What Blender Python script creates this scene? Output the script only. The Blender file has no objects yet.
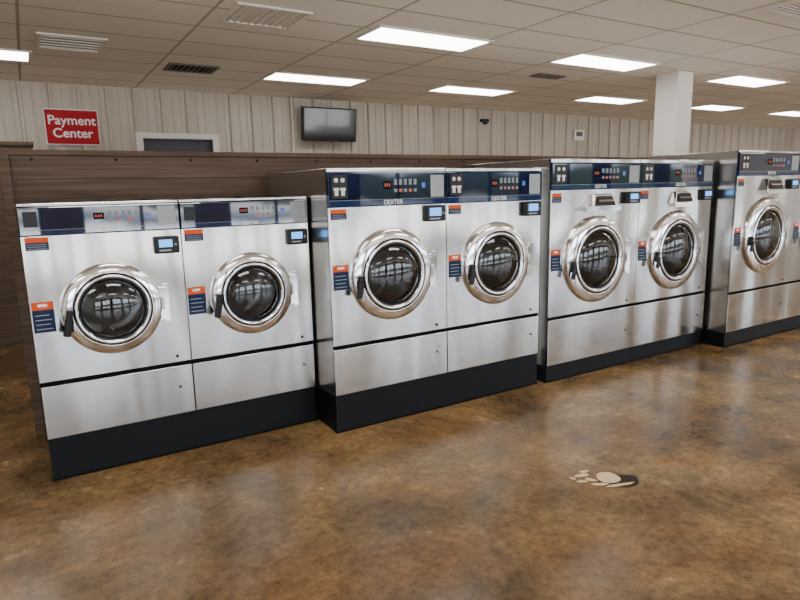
import bpy, bmesh, random
from math import *
from mathutils import Vector, Matrix
random.seed(4)
C=bpy.context.collection
# ---------------------------------------------------------------- materials
def new(name):
    m=bpy.data.materials.new(name); m.use_nodes=True
    nt=m.node_tree; b=nt.nodes['Principled BSDF']; return m,nt,b
def N(nt,t,**k):
    n=nt.nodes.new(t)
    for a,v in k.items(): setattr(n,a,v)
    return n
def simple(name,col,rough=.5,metal=0,emit=None,es=1,coat=0,spec=.5):
    m,nt,b=new(name)
    b.inputs['Base Color'].default_value=(*col,1); b.inputs['Roughness'].default_value=rough; b.inputs['Metallic'].default_value=metal
    b.inputs['Specular IOR Level'].default_value=spec
    if coat: b.inputs['Coat Weight'].default_value=coat; b.inputs['Coat Roughness'].default_value=.03
    if emit: b.inputs['Emission Color'].default_value=(*emit,1); b.inputs['Emission Strength'].default_value=es
    tc=N(nt,'ShaderNodeTexCoord'); no=N(nt,'ShaderNodeTexNoise'); no.inputs['Scale'].default_value=40
    mp=N(nt,'ShaderNodeMapRange'); mp.inputs[3].default_value=max(0,rough-.03); mp.inputs[4].default_value=min(1,rough+.03)
    nt.links.new(tc.outputs['Object'],no.inputs['Vector']); nt.links.new(no.outputs[0],mp.inputs[0]); nt.links.new(mp.outputs[0],b.inputs['Roughness'])
    return m
def ramp(nt,stops):
    r=N(nt,'ShaderNodeValToRGB'); e=r.color_ramp.elements
    while len(e)<len(stops): e.new(.5)
    for i,(p,c) in enumerate(stops): e[i].position=p; e[i].color=(*c,1)
    return r
def steel(name,base,rough,wav=.02):
    m,nt,b=new(name); L=nt.links.new
    b.inputs['Metallic'].default_value=1
    tc=N(nt,'ShaderNodeTexCoord')
    mp=N(nt,'ShaderNodeMapping'); mp.inputs['Scale'].default_value=(2,2,160)
    no=N(nt,'ShaderNodeTexNoise'); no.inputs['Scale'].default_value=3; no.inputs['Detail'].default_value=3
    L(tc.outputs['Object'],mp.inputs[0]); L(mp.outputs[0],no.inputs['Vector'])
    r=ramp(nt,[(.3,tuple(c*.95 for c in base)),(.7,base)]); L(no.outputs[0],r.inputs[0]); L(r.outputs[0],b.inputs['Base Color'])
    mr=N(nt,'ShaderNodeMapRange'); mr.inputs[3].default_value=rough*.85; mr.inputs[4].default_value=rough*1.15; L(no.outputs[0],mr.inputs[0]); L(mr.outputs[0],b.inputs['Roughness'])
    oi=N(nt,'ShaderNodeObjectInfo'); va=N(nt,'ShaderNodeVectorMath',operation='ADD'); L(tc.outputs['Object'],va.inputs[0]); L(oi.outputs['Location'],va.inputs[1])
    n2=N(nt,'ShaderNodeTexNoise'); n2.inputs['Scale'].default_value=1.7; n2.inputs['Detail'].default_value=0
    mp2=N(nt,'ShaderNodeMapping'); mp2.inputs['Scale'].default_value=(2.0,1,.35)
    L(va.outputs[0],mp2.inputs[0]); L(mp2.outputs[0],n2.inputs['Vector'])
    bu=N(nt,'ShaderNodeBump'); bu.inputs['Strength'].default_value=1; bu.inputs['Distance'].default_value=wav
    L(n2.outputs[0],bu.inputs['Height']); L(bu.outputs[0],b.inputs['Normal'])
    b.inputs['Anisotropic'].default_value=.5
    return m
M_steel=steel('brushed_stainless',(.575,.57,.56),.18,.055)
M_steel2=steel('side_steel',(.62,.61,.59),.22,.03)
M_chrome=simple('chrome',(.90,.90,.92),.09,1)
M_black=simple('black_plastic',(.006,.006,.007),.35,spec=.3)
M_gap=simple('dark_gap',(.004,.004,.004),.8,spec=.1)
M_rub=simple('rubber_gasket',(.008,.008,.008),.45,spec=.3)
M_base=simple('plinth_paint',(.0035,.004,.0055),.5,spec=.2)
M_white=simple('white_print',(.85,.85,.85),.5)
M_orange=simple('orange_label',(.70,.09,.015),.5,spec=.2)
M_blue=simple('blue_label',(.006,.018,.06),.45,spec=.2)
M_red=simple('red_sign',(.45,.003,.012),.4,spec=.2)
M_screen=simple('display_screen',(.02,.05,.1),.2,0,(.10,.42,1),2.2)
M_led=simple('led_digits',(.35,.04,.02),.3,0,(1,.12,.03),.2)
M_btn=simple('grey_button',(.20,.22,.26),.4)
M_ledb=simple('blue_button',(.02,.05,.3),.3,0,(.1,.2,1),.4)
M_wallpaint=simple('white_paint',(.84,.82,.77),.6)
M_front=simple('storefront_paint',(.16,.13,.11),.6)
M_tv=simple('tv_glass',(.02,.03,.028),.10,0,None,1,.3)
M_dk=simple('dark_room',(.10,.11,.13),.8)
M_ventd=simple('vent_dark',(.14,.12,.10),.6)
M_ventw=simple('vent_white',(.78,.73,.66),.5)
M_tag=simple('grey_tag',(.30,.33,.34),.4)
M_lamp=simple('lamp_diffuser',(.9,.9,.9),.5,0,(1,.985,.96),13)
def ctrl(name,ior):
    m,nt,b=new(name); L=nt.links.new
    b.inputs['Roughness'].default_value=.03; b.inputs['IOR'].default_value=ior
    tc=N(nt,'ShaderNodeTexCoord'); sp=N(nt,'ShaderNodeSeparateXYZ'); L(tc.outputs['Generated'],sp.inputs[0])
    r=ramp(nt,[(0,(.012,.028,.090)),(.17,(.012,.028,.090)),(.2,(.004,.008,.026)),(1,(.005,.012,.045))]); L(sp.outputs['Z'],r.inputs[0]); L(r.outputs[0],b.inputs['Base Color'])
    return m
M_ctrl=ctrl('navy_control_panel',1.5)
M_ctrl_gloss=ctrl('glossy_control_panel',2.3)
def glass():
    m=bpy.data.materials.new('door_glass'); m.use_nodes=True; nt=m.node_tree; nt.nodes.clear(); L=nt.links.new
    o=N(nt,'ShaderNodeOutputMaterial'); mx=N(nt,'ShaderNodeMixShader'); t=N(nt,'ShaderNodeBsdfTransparent'); g=N(nt,'ShaderNodeBsdfGlossy'); f=N(nt,'ShaderNodeFresnel')
    t.inputs[0].default_value=(.38,.39,.40,1); g.inputs['Roughness'].default_value=.02; g.inputs[0].default_value=(1,1,1,1); f.inputs[0].default_value=1.65
    L(f.outputs[0],mx.inputs[0]); L(t.outputs[0],mx.inputs[1]); L(g.outputs[0],mx.inputs[2]); L(mx.outputs[0],o.inputs[0]); return m
M_glass=glass()
def drum():
    m,nt,b=new('perforated_drum'); L=nt.links.new
    tc=N(nt,'ShaderNodeTexCoord'); v=N(nt,'ShaderNodeTexVoronoi'); v.inputs['Scale'].default_value=38; v.inputs['Randomness'].default_value=0
    L(tc.outputs['Object'],v.inputs['Vector'])
    r=ramp(nt,[(.16,(.01,.01,.01)),(.24,(.6,.6,.6))]); L(v.outputs['Distance'],r.inputs[0]); L(r.outputs[0],b.inputs['Base Color'])
    b.inputs['Metallic'].default_value=.8; b.inputs['Roughness'].default_value=.3; return m
M_drum=drum()
def floor_mat():
    m,nt,b=new('stained_concrete'); L=nt.links.new
    tc=N(nt,'ShaderNodeTexCoord')
    def noise(s,d,ro,di=0):
        n=N(nt,'ShaderNodeTexNoise'); n.inputs['Scale'].default_value=s; n.inputs['Detail'].default_value=d; n.inputs['Roughness'].default_value=ro; n.inputs['Distortion'].default_value=di
        L(tc.outputs['Object'],n.inputs['Vector']); return n
    n1=noise(.8,7,.6,.5); n2=noise(2.2,12,.72,.25); n3=noise(22,9,.78); n4=noise(1.5,6,.65,1.0); n5=noise(6,10,.7,1.5)
    r1=ramp(nt,[(.30,(.125,.075,.035)),(.45,(.205,.125,.055)),(.56,(.285,.175,.075)),(.70,(.37,.265,.145))]); L(n1.outputs[0],r1.inputs[0])
    r2=ramp(nt,[(.32,(.42,.39,.36)),(.45,(.76,.74,.71)),(.54,(1.0,.99,.96)),(.66,(1.25,1.22,1.16))]); L(n2.outputs[0],r2.inputs[0])
    r3=ramp(nt,[(.36,(.50,.48,.45)),(.5,(.98,.98,.98)),(.66,(1.4,1.4,1.4))]); L(n3.outputs[0],r3.inputs[0])
    r4=ramp(nt,[(.35,(.60,.62,.60)),(.5,(1,1,1)),(.7,(1.2,1.0,.80))]); L(n4.outputs[0],r4.inputs[0])
    r5=ramp(nt,[(.42,(1,1,1)),(.485,(.90,.88,.84)),(.5,(.62,.57,.50)),(.515,(.90,.88,.84)),(.58,(1,1,1))]); L(n5.outputs[0],r5.inputs[0])
    cur=r1.outputs[0]
    for r,f in ((r2,.9),(r3,.85),(r4,.85),(r5,.5)):
        a=N(nt,'ShaderNodeMix',data_type='RGBA',blend_type='MULTIPLY'); a.inputs[0].default_value=f; L(cur,a.inputs[6]); L(r.outputs[0],a.inputs[7]); cur=a.outputs[2]
    L(cur,b.inputs['Base Color'])
    rr=N(nt,'ShaderNodeMapRange'); rr.inputs[3].default_value=.12; rr.inputs[4].default_value=.36; L(n2.outputs[0],rr.inputs[0]); L(rr.outputs[0],b.inputs['Roughness'])
    b.inputs['Specular IOR Level'].default_value=.5
    bu=N(nt,'ShaderNodeBump'); bu.inputs['Strength'].default_value=.2; bu.inputs['Distance'].default_value=.005; L(n2.outputs[0],bu.inputs['Height']); L(bu.outputs[0],b.inputs['Normal'])
    return m
M_floor=floor_mat()
def ceil_mat():
    m,nt,b=new('acoustic_tiles'); L=nt.links.new
    tc=N(nt,'ShaderNodeTexCoord'); mp=N(nt,'ShaderNodeMapping'); mp.inputs['Location'].default_value=(-.10,-.235,0)
    br=N(nt,'ShaderNodeTexBrick'); br.offset=0; br.squash=1
    br.inputs['Scale'].default_value=1; br.inputs['Brick Width'].default_value=1.2; br.inputs['Row Height'].default_value=.5425; br.inputs['Mortar Size'].default_value=.012; br.inputs['Mortar Smooth'].default_value=.1
    br.inputs['Color1'].default_value=(.85,.79,.69,1); br.inputs['Color2'].default_value=(.92,.87,.78,1); br.inputs['Mortar'].default_value=(.48,.40,.31,1)
    L(tc.outputs['Object'],mp.inputs[0]); L(mp.outputs[0],br.inputs['Vector'])
    n=N(nt,'ShaderNodeTexNoise'); n.inputs['Scale'].default_value=90; L(tc.outputs['Object'],n.inputs['Vector'])
    r=ramp(nt,[(.35,(.92,.92,.92)),(.6,(1,1,1))]); L(n.outputs[0],r.inputs[0])
    a=N(nt,'ShaderNodeMix',data_type='RGBA',blend_type='MULTIPLY'); a.inputs[0].default_value=1; L(br.outputs['Color'],a.inputs[6]); L(r.outputs[0],a.inputs[7])
    L(a.outputs[2],b.inputs['Base Color']); b.inputs['Roughness'].default_value=.75
    bu=N(nt,'ShaderNodeBump'); bu.inputs['Distance'].default_value=.01; L(br.outputs['Fac'],bu.inputs['Height']); L(bu.outputs[0],b.inputs['Normal'])
    return m
M_ceil=ceil_mat()
def siding_mat():
    m,nt,b=new('metal_siding'); L=nt.links.new
    tc=N(nt,'ShaderNodeTexCoord'); n=N(nt,'ShaderNodeTexNoise'); n.inputs['Scale'].default_value=1.5
    mp=N(nt,'ShaderNodeMapping'); mp.inputs['Scale'].default_value=(6,1,.4); L(tc.outputs['Object'],mp.inputs[0]); L(mp.outputs[0],n.inputs['Vector'])
    r=ramp(nt,[(.3,(.50,.445,.37)),(.7,(.60,.54,.46))]); L(n.outputs[0],r.inputs[0]); L(r.outputs[0],b.inputs['Base Color']); b.inputs['Roughness'].default_value=.45
    return m
M_siding=siding_mat()
def wood_mat():
    m,nt,b=new('dark_wood_laminate'); L=nt.links.new
    tc=N(nt,'ShaderNodeTexCoord'); mp=N(nt,'ShaderNodeMapping'); mp.inputs['Scale'].default_value=(.6,.6,14)
    n=N(nt,'ShaderNodeTexNoise'); n.inputs['Scale'].default_value=3; n.inputs['Detail'].default_value=6
    L(tc.outputs['Object'],mp.inputs[0]); L(mp.outputs[0],n.inputs['Vector'])
    r=ramp(nt,[(.3,(.070,.042,.027)),(.5,(.105,.066,.043)),(.7,(.14,.096,.067))]); L(n.outputs[0],r.inputs[0]); L(r.outputs[0],b.inputs['Base Color']); b.inputs['Roughness'].default_value=.45; b.inputs['Specular IOR Level'].default_value=.2
    return m
M_wood=wood_mat()
M_cream=simple('cream_filler',(.80,.58,.36),.6,spec=.15)
M_stain=simple('dark_stain',(.03,.022,.015),.5,spec=.15)

# ---------------------------------------------------------------- mesh builder
class B:
    def __init__(s): s.v=[];s.f=[];s.m=[];s.mats=[];s.sm=[]
    def mi(s,mat):
        if mat not in s.mats: s.mats.append(mat)
        return s.mats.index(mat)
    def face(s,pts,mat,sm=False):
        i=len(s.v); s.v+=pts; s.f.append(list(range(i,i+len(pts)))); s.m.append(s.mi(mat)); s.sm.append(sm)
    def box(s,x0,x1,y0,y1,z0,z1,mat,skip=''):
        i=len(s.v); s.v+=[(x,y,z) for x in(x0,x1) for y in(y0,y1) for z in(z0,z1)]
        for k,q in {'l':(0,1,3,2),'r':(4,6,7,5),'f':(0,4,5,1),'b':(2,3,7,6),'d':(0,2,6,4),'t':(1,5,7,3)}.items():
            if k in skip: continue
            s.f.append([i+a for a in q]); s.m.append(s.mi(mat)); s.sm.append(False)
    def lathe(s,cx,cz,prof,mat,n=56,sm=True):
        i=len(s.v); k=len(prof)
        for a in range(n):
            t=2*pi*a/n
            for r,y in prof: s.v.append((cx+r*cos(t),y,cz+r*sin(t)))
        for a in range(n):
            b=(a+1)%n
            for j in range(k-1):
                s.f.append([i+a*k+j,i+b*k+j,i+b*k+j+1,i+a*k+j+1]); s.m.append(s.mi(mat)); s.sm.append(sm)
    def holed(s,x0,x1,z0,z1,cx,cz,r,y,mat,n=64):
        ang=[2*pi*a/n for a in range(n)]+[atan2(z-cz,x-cx)%(2*pi) for x in(x0,x1) for z in(z0,z1)]
        ang=sorted(set(round(a,6) for a in ang)); k=len(ang); i=len(s.v)
        for a in ang:
            c,d=cos(a),sin(a); t=1e9
            if c>1e-6:t=min(t,(x1-cx)/c)
            if c<-1e-6:t=min(t,(x0-cx)/c)
            if d>1e-6:t=min(t,(z1-cz)/d)
            if d<-1e-6:t=min(t,(z0-cz)/d)
            s.v.append((cx+r*c,y,cz+r*d)); s.v.append((cx+t*c,y,cz+t*d))
        for a in range(k):
            b=(a+1)%k; s.f.append([i+2*a,i+2*b,i+2*b+1,i+2*a+1]); s.m.append(s.mi(mat)); s.sm.append(False)
    def make(s,name,parent=None,loc=(0,0,0),rot=(0,0,0),bevel=0):
        me=bpy.data.meshes.new(name); me.from_pydata(s.v,[],s.f)
        for m in s.mats: me.materials.append(m)
        for p,mi,sm in zip(me.polygons,s.m,s.sm): p.material_index=mi; p.use_smooth=sm
        bm=bmesh.new(); bm.from_mesh(me); bmesh.ops.remove_doubles(bm,verts=bm.verts,dist=1e-5); bmesh.ops.recalc_face_normals(bm,faces=bm.faces); bm.to_mesh(me); bm.free()
        o=bpy.data.objects.new(name,me); C.objects.link(o); o.location=loc; o.rotation_euler=rot
        if parent: o.parent=parent
        if bevel:
            md=o.modifiers.new('bevel','BEVEL'); md.width=bevel; md.segments=2; md.limit_method='ANGLE'
        return o
def empty(name,loc=(0,0,0)):
    e=bpy.data.objects.new(name,None); C.objects.link(e); e.location=loc; e.empty_display_size=.1; return e
def text(name,body,size,mat,loc,rot,parent=None,ext=.001,align='CENTER',bold=0):
    cu=bpy.data.curves.new(name,'FONT'); cu.body=body; cu.size=size; cu.extrude=ext; cu.align_x=align; cu.align_y='CENTER'; cu.offset=bold
    cu.materials.append(mat); o=bpy.data.objects.new(name,cu); C.objects.link(o); o.location=loc; o.rotation_euler=rot
    if parent:o.parent=parent
    return o
F=(pi/2,0,0)
# ---------------------------------------------------------------- washer
def washer(x,y,w,T,base,p0,p1,seam,cz,R,depth,disp,st1,st2,dispenser=None,big=False,filler=0):
    e=empty('washing_machine',(x,y,0)); g=.003
    x0,x1=g,w-g; cx=w/2
    b=B(); b.box(x0,x1,.012,depth,base,T,M_steel2,skip='f'); b.make('cabinet',e,bevel=.004)
    if filler:
        b=B(); b.box(-filler,-.001,.10,.14,.02,T-.06,M_steel2); b.make('filler_panel',e,bevel=.003)
    b=B(); b.holed(x0+.001,x1-.001,base,T-.002,cx,cz,R*.66,.018,M_gap); b.make('inner_frame',e)
    b=B(); zt=p0-.004; zb=seam+.013
    b.holed(x0,x1,zb,zt,cx,cz,R*.66,0,M_steel)
    b.box(x0,x1,0,.02,zb,zt,M_steel,skip='fb'); b.make('door_panel',e)
    b=B(); b.box(x0,x1,-.004,.02,base+.006,seam-.013,M_steel); b.make('kick_panel',e,bevel=.003)
    b=B(); b.box(x0,x1,.0,.03,p1+.004,T,M_steel); b.make('top_trim',e,bevel=.003)
    b=B(); b.box(x0,x1,-.012,.02,p0,p1,M_ctrl if big else M_ctrl_gloss); b.make('control_panel',e,bevel=.004)
    h=p1-p0; zc=p0+h*.60
    b=B()
    def r(xa,xb,za,zb2,mat,d=.002): b.box(xa,xb,-.012-d,-.010,za,zb2,mat)
    r(x0+.005,x1-.005,p0+h*.18,p0+h*.19,M_tag,.0006)
    for i in range(5):
        xx=w*.53+i*w*.042; r(xx,xx+w*.024,zc+h*.02,zc+h*.20,M_btn,.002); r(xx,xx+w*.024,zc-h*.2,zc-h*.1,M_led if i%2 else M_btn,.002)
    r(w*.44,w*.505,zc-h*.1,zc+h*.14,M_gap,.002)
    for i in range(3): r(w*.45+i*w*.017,w*.459+i*w*.017,zc-h*.03,zc+h*.07,M_led,.0025)
    r(w*.77,w*.80,zc-h*.08,zc+h*.08,M_ledb,.002)
    if big:
        r(w*.03,w*.15,p0+h*.25,p1-h*.06,M_black,.003)
        for i in range(2):
            b.lathe(w*.065+w*.05*i,p1-h*.22,[(0,-.0165),(.014,-.0165),(.016,-.012)],M_ventw,n=16)
            b.box(w*.065+w*.05*i-.012,w*.065+w*.05*i+.012,-.0165,-.012,p0+h*.33,p0+h*.48,M_ventw)
            b.box(w*.065+w*.05*i-.018,w*.065+w*.05*i+.018,-.0165,-.012,p0+h*.48,p0+h*.56,M_ventw)
        r(w*.85,w*.97,p0+h*.22,p1-h*.08,M_tag,.001)
    else:
        r(w*.03,w*.11,p0+h*.3,p1-h*.15,M_black,.003)
        r(w*.85,w*.97,p0+h*.22,p1-h*.08,M_tag,.001)
    b.make('control_buttons',e)
    text('label','DEXTER',h*.19,M_white,(w*.52,-.0135,p0+h*.092),F,e,.0004,bold=.0005)
    b=B(); rd=R*.98; dp=min(depth-.12,.5); b.lathe(cx,cz,[(R*.63,.03),(R*.66,.035),(rd,.06),(rd,dp),(rd*.9,dp+.02),(rd*.35,dp+.02),(rd*.3,dp-.03),(0,dp-.03)],M_drum)
    for k in range(3):
        a=2*pi*k/3+.5; ca,sa=cos(a),sin(a)
        p=[]
        for yy2 in (.1,dp-.02):
            p.append([(cx+ca*rd-sa*t+(-ca*hh),yy2 if hh==0 else yy2+(.03 if yy2<.3 else -.03),cz+sa*rd+ca*t+(-sa*hh)) for t,hh in ((-.05,0),(-.012,.07),(.012,.07),(.05,0))])
        for j in range(3): b.face([p[0][j],p[0][j+1],p[1][j+1],p[1][j]],M_drum)
        b.face(p[0],M_drum)
    b.make('drum',e)
    b=B()
    b.lathe(cx,cz,[(R,0),(R,-.014),(R*.99,-.026),(R*.965,-.033),(R*.93,-.036)],M_chrome,72)
    b.lathe(cx,cz,[(R*.93,-.036),(R*.80,-.048),(R*.79,-.048)],M_chrome,72)
    b.lathe(cx,cz,[(R*.79,-.048),(R*.785,-.036),(R*.765,-.036),(R*.76,-.050)],M_rub,72)
    b.lathe(cx,cz,[(R*.76,-.050),(R*.73,-.056),(R*.70,-.055),(R*.675,-.044)],M_chrome,72)
    b.lathe(cx,cz,[(R*.675,-.044),(R*.655,-.045),(R*.63,-.038),(R*.615,-.01),(R*.62,.035)],M_rub)
    hx=cx+R*.95; b.box(hx,hx+R*.17,-.03,0,cz-R*.36,cz-R*.16,M_chrome); b.box(hx,hx+R*.17,-.03,0,cz+R*.16,cz+R*.36,M_chrome)
    b.box(hx+R*.10,hx+R*.20,-.022,0,cz-R*.42,cz+R*.42,M_chrome)
    b.make('door_ring',e)
    b=B(); b.lathe(cx,cz,[(R*.635,-.036),(R*.56,-.054),(R*.42,-.072),(R*.22,-.084),(.0,-.088)],M_glass); b.make('door_glass',e)
    b=B(); b.box(-.017,.017,-.035,.0,-.03,.06,M_black); b.box(-.02,.02,-.05,-.03,-.085,.02,M_black)
    b.make('door_handle',e,(cx-R*.88,-.036,cz-R*.14),(0,.22,0),bevel=.008)
    xa,xb,za,zb3=disp; b=B(); b.box(xa,xb,-.04,0,za,zb3,M_black); b.make('card_reader',e,bevel=.008)
    b=B(); b.box(xa+.025,xb-.04,-.0425,-.039,za+.038,zb3-.018,M_screen); b.box(xa+.025,xb-.05,-.0425,-.039,za+.014,za+.024,M_tag); b.lathe(xb-.022,(za+zb3)/2,[(0,-.043),(.008,-.043),(.009,-.039)],M_btn,n=12); b.make('card_reader_screen',e)
    xa,xb,za,zb3=st1; b=B(); b.box(xa,xb,-.0015,.0,za,zb3,M_blue); b.box(xa,xb,-.002,.0,za+(zb3-za)*.6,zb3,M_orange)
    for i in range(3): b.box(xa+.008,xb-.01,-.0025,0,za+(zb3-za)*(.1+.16*i),za+(zb3-za)*(.14+.16*i),M_tag)
    xa,xb,za,zb3=st2; b.box(xa,xb,-.0015,.0,za,zb3,M_blue); b.box(xa,xb,-.002,.0,za+(zb3-za)*.74,zb3,M_orange); b.box(xa+.03,xb-.03,-.0025,.0,za+(zb3-za)*.84,za+(zb3-za)*.93,M_white)
    for i in range(4): b.box(xa+.012,xb-.014-.01*(i%2),-.0025,0,za+(zb3-za)*(.10+.15*i),za+(zb3-za)*(.125+.15*i),M_tag)
    b.make('warning_labels',e)
    b=B(); b.lathe(w*.9,seam+.05,[(0,-.008),(.008,-.008),(.010,0)],M_black,n=14); b.lathe(w*.9,base+.18,[(0,-.012),(.007,-.012),(.009,0)],M_black,n=14); b.make('panel_locks',e)
    if not big:
        b=B()
        for k in range(3): b.box(.12+.26*k,.16+.26*k,.10,.14,T-.002,T+.018,M_black)
        b.make('top_fasteners',e,bevel=.004)
    if dispenser:
        xa,xb,za,zb3=dispenser; b=B(); d=.06; o=.05
        tp=[(xa+o,0,zb3),(xb-o,0,zb3),(xb-o,-d*.6,zb3-.01),(xa+o,-d*.6,zb3-.01)]
        md=[(xa,0,za),(xb,0,za),(xb,-d,za),(xa,-d,za)]
        b.face(tp,M_chrome); b.face([tp[3],tp[2],md[2],md[3]],M_steel); b.face([tp[0],tp[3],md[3],md[0]],M_steel); b.face([tp[1],tp[2],md[2],md[1]],M_steel); b.face(md,M_black)
        def fr(u,v,off=.003):
            a=Vector(tp[3]).lerp(Vector(md[3]),v); c=Vector(tp[2]).lerp(Vector(md[2]),v); q=a.lerp(c,u); q.y-=off; return tuple(q)
        b.face([fr(.07,.08),fr(.93,.08),fr(.94,.74),fr(.06,.74)],M_black)
        b.face([fr(.16,.34,.012),fr(.84,.34,.012),fr(.85,.46,.02),fr(.15,.46,.02)],M_chrome)
        b.box(xa-.01,xb+.01,-d-.015,0,za-.012,za+.022,M_chrome); b.make('soap_dispenser',e)
    return e
def plinth(x0,x1,y0,y1,z):
    b=B(); b.box(x0,x1,y0,y1,0,z,M_base); b.box(x0-.004,x1+.004,y0-.006,y0+.03,.0,.012,M_gap); return b.make('washer_plinth',bevel=.003)
YB=4.60
for k in range(2):
    washer(-.05+.82*k,3.78,.82,1.57,.25,1.40,1.55,.575,.965,.265,YB-3.78,(.66,.80,1.26,1.36),(.02,.13,1.32,1.39),(.01,.115,.87,1.04))
plinth(-.045,1.59,3.79,YB,.25)
for k in range(2):
    washer(1.60+.91*k,3.48,.91,1.74,.26,1.50,1.712,.59,1.04,.31,YB-3.48,(.72,.88,1.38,1.49),(.02,.13,1.42,1.485),(.02,.13,.97,1.13),big=True)
plinth(1.605,3.42,3.49,YB,.26)
for k in range(2):
    washer(3.49+1.07*k,3.45,1.07,1.81,.14,1.57,1.775,.54,.99,.365,YB-3.45,(.88,1.04,1.44,1.54),(.02,.12,1.47,1.545),(.02,.125,.93,1.10),(.42,.73,1.405,1.53),big=True,filler=0 if k else .065)
plinth(3.495,5.63,3.46,YB,.14)
for k in range(2):
    washer(5.68+1.09*k,3.24,1.09,1.89,.15,1.66,1.865,.54,1.075,.375,YB-3.24,(.90,1.06,1.52,1.62),(.02,.12,1.56,1.63),(.02,.125,1.0,1.17),(.42,.76,1.495,1.63),big=True)
plinth(5.685,7.86,3.25,YB,.15)

# ---------------------------------------------------------------- room
X0,X1,Y0,Y1,H=-5,17,-4.5,8.3,2.9
b=B(); b.box(X0,X1,Y0,Y1,-.1,0,M_floor); b.make('floor')
b=B(); b.box(X0,X1,Y0,Y1,H,H+.1,M_ceil); b.make('ceiling')
def ribbed(name,xa,xb,z0,z1,y,parent=None):
    b=B(); per=.3; x=xa; prof=[]
    while x<xb-1e-6:
        e=min(x+per,xb)
        for dx,dy in ((0,0),(.085,0),(.092,-.006),(.108,-.006),(.115,0),(.185,0),(.192,-.006),(.208,-.006),(.215,0),(.245,0),(.262,-.032),(.283,-.032),(.3,0)):
            if x+dx<=e: prof.append((x+dx,y+dy))
        x+=per
    for (a,c),(d,f) in zip(prof,prof[1:]): 
        if d-a>1e-6: b.face([(a,c,z0),(d,f,z0),(d,f,z1),(a,c,z1)],M_siding)
    b.box(xa,xb,y+.002,y+.1,z0,z1,M_siding)
    return b.make(name,parent)
wb=empty('wall_back')
ribbed('siding_left',X0,1.33,0,H,Y1,wb); ribbed('siding_over_door',1.33,2.19,2.30,H,Y1,wb); ribbed('siding_right',2.19,X1,0,H,Y1,wb)
b=B(); b.box(X0-.1,X0,Y0,Y1,0,H,M_wallpaint); b.make('wall_left')
b=B(); b.box(X1,X1+.1,Y0,Y1,0,H,M_wallpaint); b.make('wall_right')
d=empty('door_1',(0,0,0)); b=B()
b.box(1.25,1.33,Y1-.05,Y1+.1,0,2.37,M_wallpaint); b.box(2.19,2.27,Y1-.05,Y1+.1,0,2.37,M_wallpaint); b.box(1.33,2.19,Y1-.05,Y1+.1,2.30,2.37,M_wallpaint); b.make('frame',d,bevel=.004)
b=B(); b.box(1.33,2.19,Y1+.06,Y1+.1,0,2.30,M_dk); b.box(2.10,2.14,Y1+.02,Y1+.06,1.0,1.05,M_chrome); b.make('doorway_panel',d)  # dark panel colour stands in for the dim room inside the doorway
wf=empty('wall_front'); b=B()
b.box(X0,X1,Y0-.15,Y0,0,.25,M_front); b.box(X0,X1,Y0-.15,Y0,2.55,H,M_front)
x=X0
while x<X1:
    b.box(x,x+.6,Y0-.15,Y0,.25,2.55,M_front); x+=2.6
b.make('storefront_wall',wf)
x=X0; i=1
while x+2.6<=X1+.5:
    w_=B(); a,c=x+.6,min(x+2.6,X1)
    for q in ((a,a+.05,.25,2.55),(c-.05,c,.25,2.55),(a,c,.25,.30),(a,c,2.50,2.55),((a+c)/2-.03,(a+c)/2+.03,.25,2.55)):
        w_.box(q[0],q[1],Y0-.1,Y0-.04,q[2],q[3],M_black)
    w_.make(f'window_{i}'); i+=1; x+=2.6
b=B(); b.box(6.71,7.00,4.62,4.92,0,H,M_wallpaint); b.make('column',bevel=.006)
p=empty('wood_partition'); b=B()
b.box(-.10,12,4.66,4.70,.0,1.87,M_wood); b.box(-.12,12,4.62,4.78,1.87,1.905,M_wood); b.box(-.12,-.06,4.60,4.78,0,1.87,M_wood); b.make('boards',p,bevel=.004)
b=B(); b.box(-.06,12,4.645,4.66,1.72,1.87,M_wood); b.make('upper_rail',p,bevel=.003)
b=B()
for k in range(24):
    b.lathe(.06+.5*k,1.845,[(0,4.636),(.008,4.637),(.011,4.646)],M_black,n=12)
b.make('screws',p)
b=B(); b.box(-3.2,.12,7.75,8.2,0,2.15,M_wood); b.box(-3.22,.14,7.72,8.2,2.15,2.19,M_wood); b.box(-1.3,-1.29,7.74,7.76,.05,2.1,M_gap); b.make('wood_cabinet',bevel=.004)

lights=[(2.6,4.47,1.12),(4.90,4.46,1.18),(7.68,4.46,1.12),(2.50,6.62,1.12),(4.76,6.55,1.12),(7.36,6.40,1.10),(10.05,6.28,1.0),(12.5,6.2,1.1),(-.98,6.64,1.15),
 (0.15,2.3,1.2),(2.6,2.0,1.2),(7.45,2.3,1.2),(10.1,4.46,1.2),(9.85,2.3,1.2),(-2.2,2.3,1.2),(.15,-1,1.2),(2.6,-1,1.2),(5,-1,1.2),(7.45,-1,1.2),(9.9,-1,1.2),(-2.2,-1,1.2),(12.3,2.3,1.2),(12.3,-1,1.2),(14.5,6.2,1.2),(12.5,4.4,1.2)]  # extra fixtures out of view, added for reflections
for (x,y,w) in lights:
    e=empty('ceiling_light',(x,y,H)); b=B()
    b.box(-.03,w+.03,-.03,0,-.012,0,M_wallpaint); b.box(-.03,w+.03,.42,.45,-.012,0,M_wallpaint); b.box(-.03,0,0,.42,-.012,0,M_wallpaint); b.box(w,w+.03,0,.42,-.012,0,M_wallpaint); b.make('frame',e)
    b=B(); b.box(0,w,0,.42,-.008,-.002,M_lamp); b.make('diffuser',e)
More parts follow.
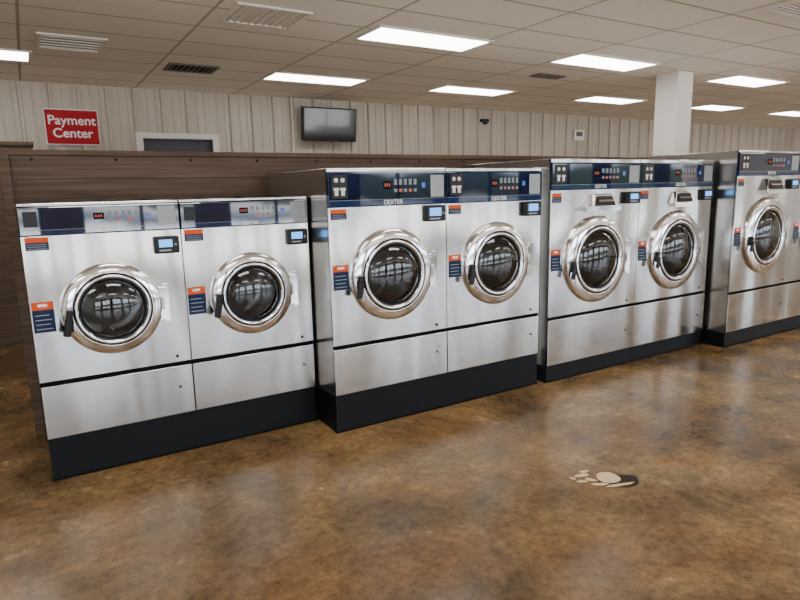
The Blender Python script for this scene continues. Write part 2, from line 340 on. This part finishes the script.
def vent(x0,x1,y0,y1,mf,ms,n,alongx=True,name='ceiling_vent'):
    e=empty(name,(0,0,0)); b=B(); t=.03
    b.box(x0,x1,y0,y0+t,H-.015,H,mf); b.box(x0,x1,y1-t,y1,H-.015,H,mf); b.box(x0,x0+t,y0+t,y1-t,H-.015,H,mf); b.box(x1-t,x1,y0+t,y1-t,H-.015,H,mf)
    b.box(x0+t,x1-t,y0+t,y1-t,H-.004,H,ms); b.make('grille_frame',e)
    b=B()
    for i in range(n):
        if alongx: yy=y0+t+(y1-y0-2*t)*(i+.5)/n; b.box(x0+t,x1-t,yy-.006,yy+.006,H-.014,H-.004,mf)
        else: xx=x0+t+(x1-x0-2*t)*(i+.5)/n; b.box(xx-.006,xx+.006,y0+t,y1-t,H-.014,H-.004,mf)
    b.make('louvres',e)
vent(.22,.74,5.85,6.40,M_ventw,M_ventd,5)
vent(1.38,1.88,6.58,6.97,M_ventd,M_gap,8,False)
vent(1.40,1.96,4.37,4.87,M_ventw,M_ventw,9,False)
vent(5.28,5.70,5.42,5.60,M_ventd,M_gap,4)
vent(4.95,5.5,2.45,2.75,M_ventw,M_ventd,6)
s=empty('payment_sign',(0.565,Y1-.045,2.405)); b=B(); b.box(-.285,.285,-.01,.01,-.205,.205,M_white); b.make('border',s,bevel=.006)
b=B(); b.box(-.272,.272,-.013,-.009,-.192,.192,M_red); b.make('red_face',s)
for k,(ox,oz) in enumerate(((-.003,0),(.003,0),(0,.003),(0,-.003))):
    text(f'lettering_{k}','Payment\nCenter',.145,M_white,(ox,-.0135-.0002*k,.0+oz),F,s,.001)
t=empty('wall_tv',(3.80,Y1-.22,2.53)); b=B(); b.box(-.42,.42,-.03,.03,-.23,.23,M_black); b.make('bezel',t,rot=(.12,0,0),bevel=.008)
b=B(); b.box(-.395,.395,-.034,-.029,-.20,.21,M_tv); b.make('screen',t,rot=(.12,0,0))
b=B(); b.box(-.05,.05,.0,.20,-.05,.05,M_black); b.box(-.15,.15,.17,.20,-.12,.12,M_black); b.make('bracket',t)
b=B(); b.box(3.30,3.325,Y1-.06,Y1-.03,1.9,H,M_ventw); b.make('conduit',bevel=.003)
b=B(); b.box(8.93,9.2,Y1-.05,Y1-.03,2.44,2.64,M_white); b.box(8.98,9.15,Y1-.054,Y1-.049,2.52,2.60,M_ventd); b.make('wall_notice',bevel=.003)
b=B(); b.box(6.68,6.83,Y1-.10,Y1-.03,2.69,2.74,M_black); b.box(6.73,6.78,Y1-.12,Y1-.05,2.65,2.69,M_black); b.make('security_camera',bevel=.004)
pe=empty('floor_patch',(2.54,2.07,0))
def blob(name,cx,cy,rx,ry,z,mat,seed,jit=.2,n=40,rot=0):
    rnd=random.Random(seed); ph=[(rnd.uniform(0,6.28),rnd.uniform(.3,1)/k) for k in range(1,8)]
    pts=[]
    for i in range(n):
        a=2*pi*i/n; r=1+jit*sum(q*sin((k+1)*a+p_) for k,(p_,q) in enumerate(ph))
        px,py=rx*r*cos(a),ry*r*sin(a); pts.append((cx+px*cos(rot)-py*sin(rot),cy+px*sin(rot)+py*cos(rot),z))
    b=B(); b.face(pts,mat); return b.make(name,pe)
blob('dark_stain',.04,-.045,.11,.075,.0015,M_stain,3,.35,rot=-.35)
blob('filler_round',.045,.0,.066,.062,.0035,M_cream,5,.08)
for i,(dx,dy,rx,ry,ro2) in enumerate([(-.055,.10,.045,.018,-.2),(-.11,.05,.03,.014,-.6),(-.01,.125,.03,.012,-.3),(-.06,.04,.035,.015,-.9),(-.06,-.03,.05,.014,-.4),(.03,-.095,.09,.012,-.3),(-.13,.10,.010,.02,.2)]):
    blob(f'filler_{i}',dx,dy,rx,ry,.003+.0001*i,M_cream,10+i,.3,rot=ro2)
# ---------------------------------------------------------------- world
w=bpy.data.worlds.new('overcast_sky'); bpy.context.scene.world=w; w.use_nodes=True; nt=w.node_tree; bg=nt.nodes['Background']; L=nt.links.new
tc=N(nt,'ShaderNodeTexCoord'); sp=N(nt,'ShaderNodeSeparateXYZ'); L(tc.outputs['Generated'],sp.inputs[0])
nz=N(nt,'ShaderNodeTexNoise'); nz.inputs['Scale'].default_value=9; nz.inputs['Detail'].default_value=5; L(tc.outputs['Generated'],nz.inputs['Vector'])
ma=N(nt,'ShaderNodeMath',operation='MULTIPLY_ADD'); ma.inputs[1].default_value=.07; L(nz.outputs[0],ma.inputs[0]); L(sp.outputs['Z'],ma.inputs[2])
mr=N(nt,'ShaderNodeMapRange'); mr.inputs[1].default_value=-.27; mr.inputs[2].default_value=.33; L(ma.outputs[0],mr.inputs[0])
r=ramp(nt,[(0,(.95,.93,.91)),(.36,(.75,.74,.72)),(.43,(.65,.68,.7)),(.455,(.08,.10,.14)),(.48,(.4,.4,.4)),(.49,(.05,.065,.045)),(.55,(.08,.11,.07)),(.57,(.80,.88,1.0)),(1,(.8,.9,1.0))]); L(mr.outputs[0],r.inputs[0])
L(r.outputs[0],bg.inputs[0]); bg.inputs[1].default_value=9
# ---------------------------------------------------------------- camera
pi_,ro,th=radians(10.38),radians(-1.28),radians(31.29)
fw=Vector((sin(th)*cos(pi_),cos(th)*cos(pi_),-sin(pi_))); rt=Vector((cos(th),-sin(th),0)); up=Vector((sin(th)*sin(pi_),cos(th)*sin(pi_),cos(pi_)))
R_=rt*cos(ro)+up*sin(ro); U_=-rt*sin(ro)+up*cos(ro)
cam=bpy.data.cameras.new('camera'); cam.lens=602.5/800*36; cam.sensor_width=36; co=bpy.data.objects.new('camera',cam); C.objects.link(co)
m=Matrix((R_,U_,-fw)).transposed().to_4x4(); m.translation=(0,0,1.6); co.matrix_world=m
bpy.context.scene.camera=co
